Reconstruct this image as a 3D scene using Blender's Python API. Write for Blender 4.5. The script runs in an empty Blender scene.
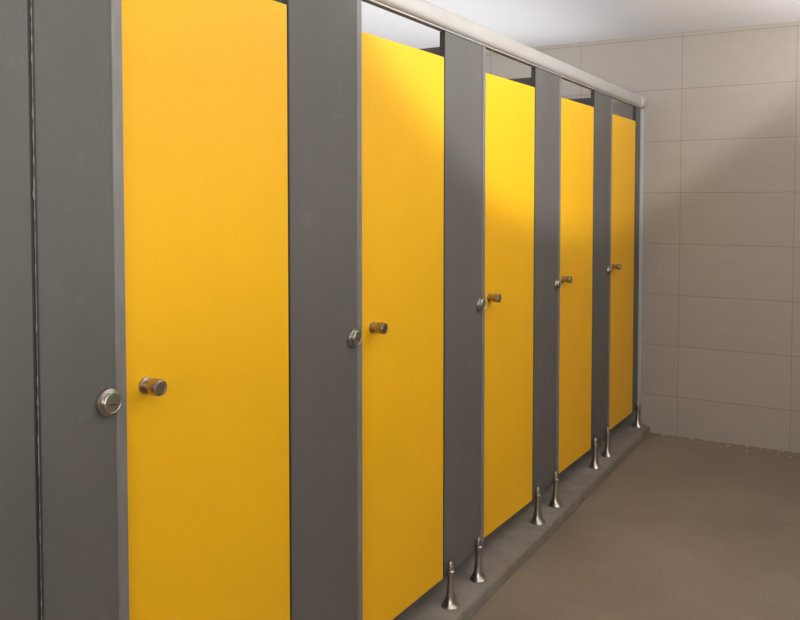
import bpy, bmesh, math, random
from mathutils import Vector, Matrix
random.seed(4)
S=bpy.context.scene
S.view_settings.view_transform='Standard'
S.view_settings.look='None'
COL=S.collection
R=math.radians
D=1.3            # camera distance from stall fronts
CZ=1.50          # camera height
def lin(r,g,b):
    f=lambda c:(c/255/12.92) if c/255<=.04045 else ((c/255+.055)/1.055)**2.4
    return (f(r),f(g),f(b),1)

# ---------------------------------------------------------------- materials
def newmat(n):
    m=bpy.data.materials.new(n); m.use_nodes=True
    return m,m.node_tree.nodes,m.node_tree.links,m.node_tree.nodes['Principled BSDF']
def simple(n,c,rough=.5,metal=0,var=.0,scale=8,bump=0,bscale=200,stretch=(1,1,1),spec=.5,smudge=None):
    m,N,L,b=newmat(n)
    b.inputs['Roughness'].default_value=rough; b.inputs['Metallic'].default_value=metal
    b.inputs['Specular IOR Level'].default_value=spec
    g=N.new('ShaderNodeNewGeometry')
    mp=N.new('ShaderNodeMapping'); mp.inputs['Scale'].default_value=stretch
    L.new(g.outputs['Position'],mp.inputs['Vector'])
    nz=N.new('ShaderNodeTexNoise'); nz.inputs['Scale'].default_value=scale; nz.inputs['Detail'].default_value=6
    L.new(mp.outputs[0],nz.inputs['Vector'])
    cr=N.new('ShaderNodeValToRGB')
    cr.color_ramp.elements[0].position=.3; cr.color_ramp.elements[1].position=.7
    cr.color_ramp.elements[0].color=tuple(x*(1-var) for x in c[:3])+(1,)
    cr.color_ramp.elements[1].color=tuple(min(1,x*(1+var)) for x in c[:3])+(1,)
    L.new(nz.outputs['Fac'],cr.inputs[0])
    out=cr.outputs[0]
    if smudge:
        # sparse dusty marks
        n3=N.new('ShaderNodeTexNoise'); n3.inputs['Scale'].default_value=7; n3.inputs['Detail'].default_value=10; n3.inputs['Roughness'].default_value=.75
        L.new(g.outputs['Position'],n3.inputs['Vector'])
        r3=N.new('ShaderNodeMapRange'); r3.inputs['From Min'].default_value=.58; r3.inputs['From Max'].default_value=.78
        r3.inputs['To Max'].default_value=.45; L.new(n3.outputs['Fac'],r3.inputs[0])
        mx=N.new('ShaderNodeMix'); mx.data_type='RGBA'; mx.inputs['B'].default_value=smudge
        L.new(r3.outputs[0],mx.inputs['Factor']); L.new(out,mx.inputs['A']); out=mx.outputs['Result']
    L.new(out,b.inputs['Base Color'])
    if bump:
        n2=N.new('ShaderNodeTexNoise'); n2.inputs['Scale'].default_value=bscale; n2.inputs['Detail'].default_value=3
        L.new(g.outputs['Position'],n2.inputs['Vector'])
        bp=N.new('ShaderNodeBump'); bp.inputs['Strength'].default_value=bump; bp.inputs['Distance'].default_value=.002
        L.new(n2.outputs['Fac'],bp.inputs['Height']); L.new(bp.outputs[0],b.inputs['Normal'])
    return m
M_yel=simple('yellow_laminate',lin(251,190,22),.45,0,.025,3,.06,350,(1,1,1),.35)
M_gry=simple('grey_laminate',lin(101,98,94),.52,0,.05,3,.08,350,(3,3,.8),.35,lin(138,134,128))
M_core=simple('dark_panel_core',lin(56,54,53),.6)
M_alu=simple('aluminium_profile',lin(200,198,192),.38,.4,.05,4)
M_rail=simple('painted_aluminium',lin(190,187,182),.4,.25,.03,4)
M_edge=simple('aluminium_edge',lin(136,134,130),.45,.3,.12,10,0,1,(5,5,1))
M_steel=simple('brushed_steel',lin(190,184,174),.28,1,.06,30)
M_brass=simple('nickel_knob',lin(176,160,140),.3,1,.08,40)
M_green=simple('green_indicator',lin(70,125,75),.4)
M_dark=simple('black_plastic',lin(30,30,30),.5)
M_white=simple('white_ceiling_paint',lin(234,233,235),.8,0,.015,2)
M_plint=simple('plinth_stone',lin(140,132,121),.55,0,.2,9,.2,90,(1,1,1),.5,lin(105,95,84))
M_seal=simple('sealant',lin(125,122,118),.6,0,.3,40)
M_debris=simple('plaster_crumbs',lin(190,180,165),.8,0,.2,30)

def tilemat(n,axis,u0,v0,c1,c2,mort):
    m,N,L,b=newmat(n)
    g=N.new('ShaderNodeNewGeometry'); s=N.new('ShaderNodeSeparateXYZ'); L.new(g.outputs['Position'],s.inputs[0])
    cb=N.new('ShaderNodeCombineXYZ')
    a=N.new('ShaderNodeMath'); a.inputs[1].default_value=-u0+6.5; L.new(s.outputs[axis],a.inputs[0])
    c=N.new('ShaderNodeMath'); c.inputs[1].default_value=-v0+3.25; L.new(s.outputs['Z'],c.inputs[0])
    L.new(a.outputs[0],cb.inputs[0]); L.new(c.outputs[0],cb.inputs[1])
    br=N.new('ShaderNodeTexBrick'); br.offset=0; br.squash=1
    br.inputs['Scale'].default_value=1; br.inputs['Brick Width'].default_value=.65; br.inputs['Row Height'].default_value=.325
    br.inputs['Mortar Size'].default_value=.0026; br.inputs['Mortar Smooth'].default_value=.3
    br.inputs['Color1'].default_value=c1; br.inputs['Color2'].default_value=c2; br.inputs['Mortar'].default_value=mort
    L.new(cb.outputs[0],br.inputs['Vector'])
    nz=N.new('ShaderNodeTexNoise'); nz.inputs['Scale'].default_value=3; nz.inputs['Detail'].default_value=8
    mp=N.new('ShaderNodeMapping'); mp.inputs['Scale'].default_value=(1,1,6); L.new(g.outputs['Position'],mp.inputs[0]); L.new(mp.outputs[0],nz.inputs[0])
    mr=N.new('ShaderNodeMapRange'); mr.inputs['To Min'].default_value=.94; mr.inputs['To Max'].default_value=1.05
    L.new(nz.outputs['Fac'],mr.inputs[0])
    mx=N.new('ShaderNodeVectorMath'); mx.operation='SCALE'
    L.new(br.outputs['Color'],mx.inputs[0]); L.new(mr.outputs[0],mx.inputs['Scale'])
    L.new(mx.outputs[0],b.inputs['Base Color'])
    b.inputs['Roughness'].default_value=.5
    bp=N.new('ShaderNodeBump'); bp.invert=True; bp.inputs['Strength'].default_value=.15; bp.inputs['Distance'].default_value=.0005
    L.new(br.outputs['Fac'],bp.inputs['Height']); L.new(bp.outputs[0],b.inputs['Normal'])
    return m
TC=(lin(168,160,150),lin(165,157,146),lin(143,133,122))
M_tileX=tilemat('beige_tile_far','X',.244,1.55,*TC)
M_tileY=tilemat('beige_tile_side','Y',.1,1.55,*TC)

def floormat():
    m,N,L,b=newmat('brown_screed_floor')
    g=N.new('ShaderNodeNewGeometry')
    n1=N.new('ShaderNodeTexNoise'); n1.inputs['Scale'].default_value=1.6; n1.inputs['Detail'].default_value=9; n1.inputs['Roughness'].default_value=.6; n1.inputs['Distortion'].default_value=.2
    L.new(g.outputs['Position'],n1.inputs[0])
    cr=N.new('ShaderNodeValToRGB'); e=cr.color_ramp.elements
    e[0].position=.3; e[0].color=lin(119,105,91); e[1].position=.7; e[1].color=lin(143,129,113)
    L.new(n1.outputs['Fac'],cr.inputs[0])
    n2=N.new('ShaderNodeTexNoise'); n2.inputs['Scale'].default_value=60; n2.inputs['Detail'].default_value=4
    L.new(g.outputs['Position'],n2.inputs[0])
    mr=N.new('ShaderNodeMapRange'); mr.inputs['To Min'].default_value=.8; mr.inputs['To Max'].default_value=1.2; L.new(n2.outputs['Fac'],mr.inputs[0])
    mx=N.new('ShaderNodeVectorMath'); mx.operation='SCALE'; L.new(cr.outputs[0],mx.inputs[0]); L.new(mr.outputs[0],mx.inputs['Scale'])
    # pale dusty scuffs
    n3=N.new('ShaderNodeTexNoise'); n3.inputs['Scale'].default_value=6; n3.inputs['Detail'].default_value=12; n3.inputs['Roughness'].default_value=.75
    L.new(g.outputs['Position'],n3.inputs[0])
    r3=N.new('ShaderNodeMapRange'); r3.inputs['From Min'].default_value=.58; r3.inputs['From Max'].default_value=.75; r3.inputs['To Max'].default_value=.35; L.new(n3.outputs['Fac'],r3.inputs[0])
    mm=N.new('ShaderNodeMix'); mm.data_type='RGBA'; mm.inputs['B'].default_value=lin(168,155,140)
    L.new(r3.outputs[0],mm.inputs['Factor']); L.new(mx.outputs[0],mm.inputs['A'])
    L.new(mm.outputs['Result'],b.inputs['Base Color'])
    r=N.new('ShaderNodeMapRange'); r.inputs['To Min'].default_value=.45; r.inputs['To Max'].default_value=.62; L.new(n1.outputs['Fac'],r.inputs[0]); L.new(r.outputs[0],b.inputs['Roughness'])
    bp=N.new('ShaderNodeBump'); bp.inputs['Strength'].default_value=.2; bp.inputs['Distance'].default_value=.003
    L.new(n2.outputs['Fac'],bp.inputs['Height']); L.new(bp.outputs[0],b.inputs['Normal'])
    return m
M_floor=floormat()

# ---------------------------------------------------------------- mesh helpers
def finish(bm,name,mat,parent=None,smooth=False,loc=(0,0,0)):
    me=bpy.data.meshes.new(name); bm.to_mesh(me); bm.free()
    me.materials.append(mat)
    o=bpy.data.objects.new(name,me); COL.objects.link(o); o.location=loc
    if smooth:
        for p in me.polygons: p.use_smooth=True
    if parent: o.parent=parent
    return o
def box(name,lo,hi,mat,parent=None,bevel=0,loc=(0,0,0)):
    bm=bmesh.new(); bmesh.ops.create_cube(bm,size=1)
    for v in bm.verts:
        for i in range(3): v.co[i]=lo[i] if v.co[i]<0 else hi[i]
    if bevel: bmesh.ops.bevel(bm,geom=bm.edges[:],offset=bevel,segments=2,affect='EDGES')
    return finish(bm,name,mat,parent,False,loc)
def lathe(name,prof,axis,mat,parent=None,loc=(0,0,0),n=40):
    bm=bmesh.new(); rings=[]
    for r,h in prof:
        ring=[]
        for i in range(n):
            a=2*math.pi*i/n; c,s=r*math.cos(a),r*math.sin(a)
            ring.append(bm.verts.new((h,c,s) if axis=='X' else (c,s,h)))
        rings.append(ring)
    for a,b in zip(rings,rings[1:]):
        for i in range(n): bm.faces.new((a[i],a[(i+1)%n],b[(i+1)%n],b[i]))
    bm.faces.new(rings[0]); bm.faces.new(rings[-1])
    bmesh.ops.recalc_face_normals(bm,faces=bm.faces[:])
    o=finish(bm,name,mat,parent,True,loc)
    md=o.modifiers.new('es','EDGE_SPLIT'); md.split_angle=R(35)
    return o
def empty(name,loc):
    o=bpy.data.objects.new(name,None); o.empty_display_size=.1; COL.objects.link(o); o.location=loc; return o

# ---------------------------------------------------------------- room
YW=5.36; XR=2.0; YN=-2.6; XB=-1.5; HC=2.55
box('floor',(XB-.1,YN-.1,-.1),(XR+.1,YW+.1,0),M_floor)
box('ceiling',(XB-.1,YN-.1,HC),(XR+.1,YW+.1,HC+.1),M_white)
box('wall_far',(XB-.1,YW,0),(XR+.1,YW+.1,HC),M_tileX)
box('wall_left',(XB-.1,YN,0),(XB,YW,HC),M_white)
box('wall_right',(XR,YN,0),(XR+.1,YW,HC),M_tileY)
box('wall_near',(XB-.1,YN-.1,0),(XR+.1,YN,HC),M_tileX)
PZ=.047
box('floor_plinth',(XB,-1.2,0),(.075,YW,PZ),M_plint,None,.004)

# ---------------------------------------------------------------- cubicles
P=.677*D; T0=.881*D; DW=.412*D
Z0=.155; ZD=CZ+.497; ZP=CZ+.588; TH=.018
ZL=CZ-.396
def foot(parent,y):
    prof=[(.034,0),(.034,.004),(.031,.008),(.025,.016),(.0195,.032),(.0155,.055),(.013,.08),(.012,.1),(.012,.118),(.0135,.121),(.0135,.128),(.0095,.131),(.009,.158),(.006,.163)]
    lathe('foot_pedestal',prof,'Z',M_steel,parent,(.0145,y,PZ+.0005))
def pilaster(y0,y1,lock=True,feet=True,strip=True):
    e=empty('stall_pilaster',(0,y0,0)); w=y1-y0
    box('panel',(-TH,.002,Z0),(0,w-.002,ZP),M_gry,e,.0012)
    if strip:
        box('edge_profile',(-TH-.002,w-.027,Z0-.001),(.0025,w,ZP-.001),M_edge,e,.001)
    box('edge_band',(-TH-.001,0,Z0),(.001,.004,ZP-.002),M_core,e)
    if feet:
        foot(e,.030); foot(e,w-.075)
    if lock:
        yl=w-.048
        lathe('lock_body',[(.028,0),(.028,.005),(.027,.008),(.021,.0095),(.021,.016),(.019,.0185),(.018,.0175),(.004,.0175)],'X',M_steel,e,(.001,yl,ZL))
        bm=bmesh.new()
        n=10; ri,ro=.010,.0148
        vi=[];vo=[]
        for i in range(n+1):
            a=R(45+90*i/n)
            vi.append(bm.verts.new((0,ri*math.cos(a),ri*math.sin(a)))); vo.append(bm.verts.new((0,ro*math.cos(a),ro*math.sin(a))))
        for i in range(n): bm.faces.new((vi[i],vo[i],vo[i+1],vi[i+1]))
        ex=bmesh.ops.extrude_face_region(bm,geom=bm.faces[:])
        for v in ex['geom']:
            if isinstance(v,bmesh.types.BMVert): v.co.x+=.001
        bmesh.ops.recalc_face_normals(bm,faces=bm.faces[:])
        finish(bm,'lock_indicator',M_green,e,False,(.0182,yl,ZL))
        box('lock_slot',(.018,yl-.008,ZL-.0045),(.0192,yl+.008,ZL-.0025),M_dark,e)
    return e
def door(y0,y1,ang,ko):
    g=.003; w=y1-y0-2*g
    e=empty('toilet_stall_door',(0,y1-g,0)); e.rotation_euler=(0,0,R(-ang))
    box('leaf',(-TH,-w,Z0+.002),(0,0,ZD),M_yel,e,.0012)
    yk=-w+ko
    lathe('knob',[(.0175,0),(.0175,.004),(.0120,.006),(.0115,.016),(.0125,.018),(.0165,.021),(.0175,.024),(.0175,.044),(.0165,.0465),(.012,.0475),(.0115,.0468),(.003,.0468)],'X',M_brass,e,(0,yk,ZL+.011))
    for z in (Z0+.2,ZD-.2):
        box('hinge',(-TH-.012,-.06,z-.035),(-TH,-.002,z+.035),M_steel,e,.002)
    return e
angs=[1.0,1.6,2.0,1.8,1.5]; kos=[.055,.076,.078,.078,.082]
for i in range(5):
    y0=T0+P*i; door(y0,y0+DW,angs[i],kos[i])
pilaster(.945,T0)
for i in range(4): pilaster(T0+P*i+DW,T0+P*(i+1))
e=pilaster(T0+P*4+DW,YW-.034,lock=False,feet=False,strip=False)
foot(e,.08)
e=empty('partition_end_panel',(0,0,0))
box('panel',(-TH,-.6,Z0),(0,.937,ZP),M_gry,e,.0012)
box('joint_strip',(-TH-.001,.937,Z0),(-.002,.944,ZP-.003),M_core,e)
bm=bmesh.new(); prev=None; z=Z0
while z<ZP-.01:
    w=.0005+max(0,random.gauss(0,.0010)); 
    a=bm.verts.new((.0003,.944-w,z)); b=bm.verts.new((.0003,.944+w,z)); c=bm.verts.new((.0010,.944,z))
    if prev:
        bm.faces.new((prev[0],prev[2],c,a)); bm.faces.new((prev[2],prev[1],b,c))
    prev=(a,b,c); z+=.012
finish(bm,'sealant_bead',M_seal,e)
foot(e,.0); foot(e,.86)

# divider panels
for i in range(5):
    yc=(T0+P*(i-1)+DW+T0+P*i)/2 if i else 1.0
    dv=empty('stall_divider',(0,yc,PZ+.001))
    box('panel',(XB+.005,-.008,Z0-PZ),(-TH-.004,.008,ZP-.02-PZ),M_gry,dv,.001)
    box('edge_channel',(XB+.001,-.013,Z0-PZ),(XB+.03,.013,ZP-.03-PZ),M_alu,dv)
    lathe('rear_foot',[(.03,0),(.03,.006),(.012,.04),(.011,.135)],'Z',M_steel,dv,(XB+.35,0,0))

# head rail
rail=empty('head_rail',(0,0,0))
zc=ZP+.038
def sweep(name,y0,y1,rx,rz,mat,parent,cx,cz,p=3.0,n=36,cap=0):
    bm=bmesh.new(); rings=[]
    ys=[(y0,1),(y1,1)]
    if cap: ys=[(y0,.9),(y0+cap,1),(y1-cap,1),(y1-cap*.3,.93),(y1,.8)]
    for y,s in ys:
        r=[]
        for i in range(n):
            a=2*math.pi*i/n; c,sn=math.cos(a),math.sin(a)
            r.append(bm.verts.new((cx+rx*s*math.copysign(abs(c)**(2/p),c),y,cz+rz*s*math.copysign(abs(sn)**(2/p),sn))))
        rings.append(r)
    for a,b in zip(rings,rings[1:]):
        for i in range(n): bm.faces.new((a[i],a[(i+1)%n],b[(i+1)%n],b[i]))
    bm.faces.new(rings[0]); bm.faces.new(rings[-1]); bmesh.ops.recalc_face_normals(bm,faces=bm.faces[:])
    o=finish(bm,name,mat,parent,True); md=o.modifiers.new('es','EDGE_SPLIT'); md.split_angle=R(40); return o
sweep('rail_tube',-.6,YW-.06,.026,.033,M_rail,rail,-.004,zc)
box('rail_clip_lip',(-TH-.004,-.6,ZP+.001),(.004,YW-.06,ZP+.009),M_alu,rail,.001)
sweep('end_socket',YW-.085,YW-.003,.034,.039,M_alu,rail,-.001,zc+.001,2.4,36,.012)
wp=empty('wall_channel_post',(0,YW,PZ+.001))
box('channel',(-TH-.008,-.031,0),(.018,-.001,ZP-PZ-.004),M_alu,wp,.002)

# crumbs along the far wall
bm=bmesh.new()
for i in range(90):
    x=.15+random.random()**1.3*1.3; y=YW-.012-abs(random.gauss(0,.06)); r=random.uniform(.002,.007)
    m=Matrix.Translation((x,y,r*.62))@Matrix.Rotation(random.random()*6,4,'Z')@Matrix.Diagonal((r*1.5,r,r*.6,1))
    bmesh.ops.create_icosphere(bm,subdivisions=1,radius=1,matrix=m)
finish(bm,'plaster_crumbs',M_debris)

# ---------------------------------------------------------------- lights
def area(name,loc,rot,sx,sy,e,col):
    l=bpy.data.lights.new(name,'AREA'); l.shape='RECTANGLE'; l.size=sx; l.size_y=sy; l.energy=e; l.color=col
    o=bpy.data.objects.new(name,l); COL.objects.link(o); o.location=loc; o.rotation_euler=rot; return o
WC=(.99,.99,1)
area('near_end_fill',(1.0,-2.5,1.8),(R(88),0,0),1.6,1.3,42,WC)  # main fill, an added area lamp behind the camera; no doorway modelled
area('right_side_fill',(1.95,1.6,1.75),(0,R(90),0),.9,4.0,10,WC)  # added fill to even out the doors; no window in this wall
area('stall_ceiling_fill',(-.8,1.9,2.12),(R(180),0,0),1.2,6.6,26,WC)  # added upward fill to whiten the ceiling over the stalls, no fixture
area('aisle_ceiling_fill',(1.55,2.4,1.8),(R(180),0,0),.8,5.6,40,WC)  # unseen upward fill, added to brighten the aisle ceiling
def wedge(name,Y,energy,blend,tgtY,soft):
    Lp=Vector((1.8,Y,1.25+.73*1.8-.1*(5.36-Y)))
    n=Vector((-.588,-.08,.805)).normalized()
    f=(Vector((0.1,tgtY,1.25+.073-.1*(5.36-tgtY)))-Lp).normalized()
    ph=R(62); ax=f*math.cos(ph)+n*math.sin(ph)
    sp=bpy.data.lights.new(name,'SPOT'); sp.energy=energy; sp.spot_size=2*ph; sp.spot_blend=blend; sp.shadow_soft_size=soft; sp.color=WC
    so=bpy.data.objects.new(name,sp); COL.objects.link(so); so.location=Lp; so.rotation_euler=ax.to_track_quat('-Z','Y').to_euler()
wedge('diagonal_fill_spot',-.3,62,.3,2.6,.15)  # added spot without a fixture; soft cone edge grades the doors
wedge('diagonal_fill_spot.001',2.9,105,.12,5.2,.08)  # second added spot; its cone edge makes the far wall's diagonal shade
w=bpy.data.worlds.new('World'); S.world=w; w.use_nodes=True; w.node_tree.nodes['Background'].inputs[0].default_value=(.6,.65,.7,1)

# ---------------------------------------------------------------- camera
c=bpy.data.cameras.new('camera'); co=bpy.data.objects.new('camera',c); COL.objects.link(co)
c.sensor_width=36; c.lens=36*820/800; c.shift_y=-78/800
co.location=(D,0,CZ); co.rotation_euler=(R(90-2.2),0,R(30))
S.camera=co
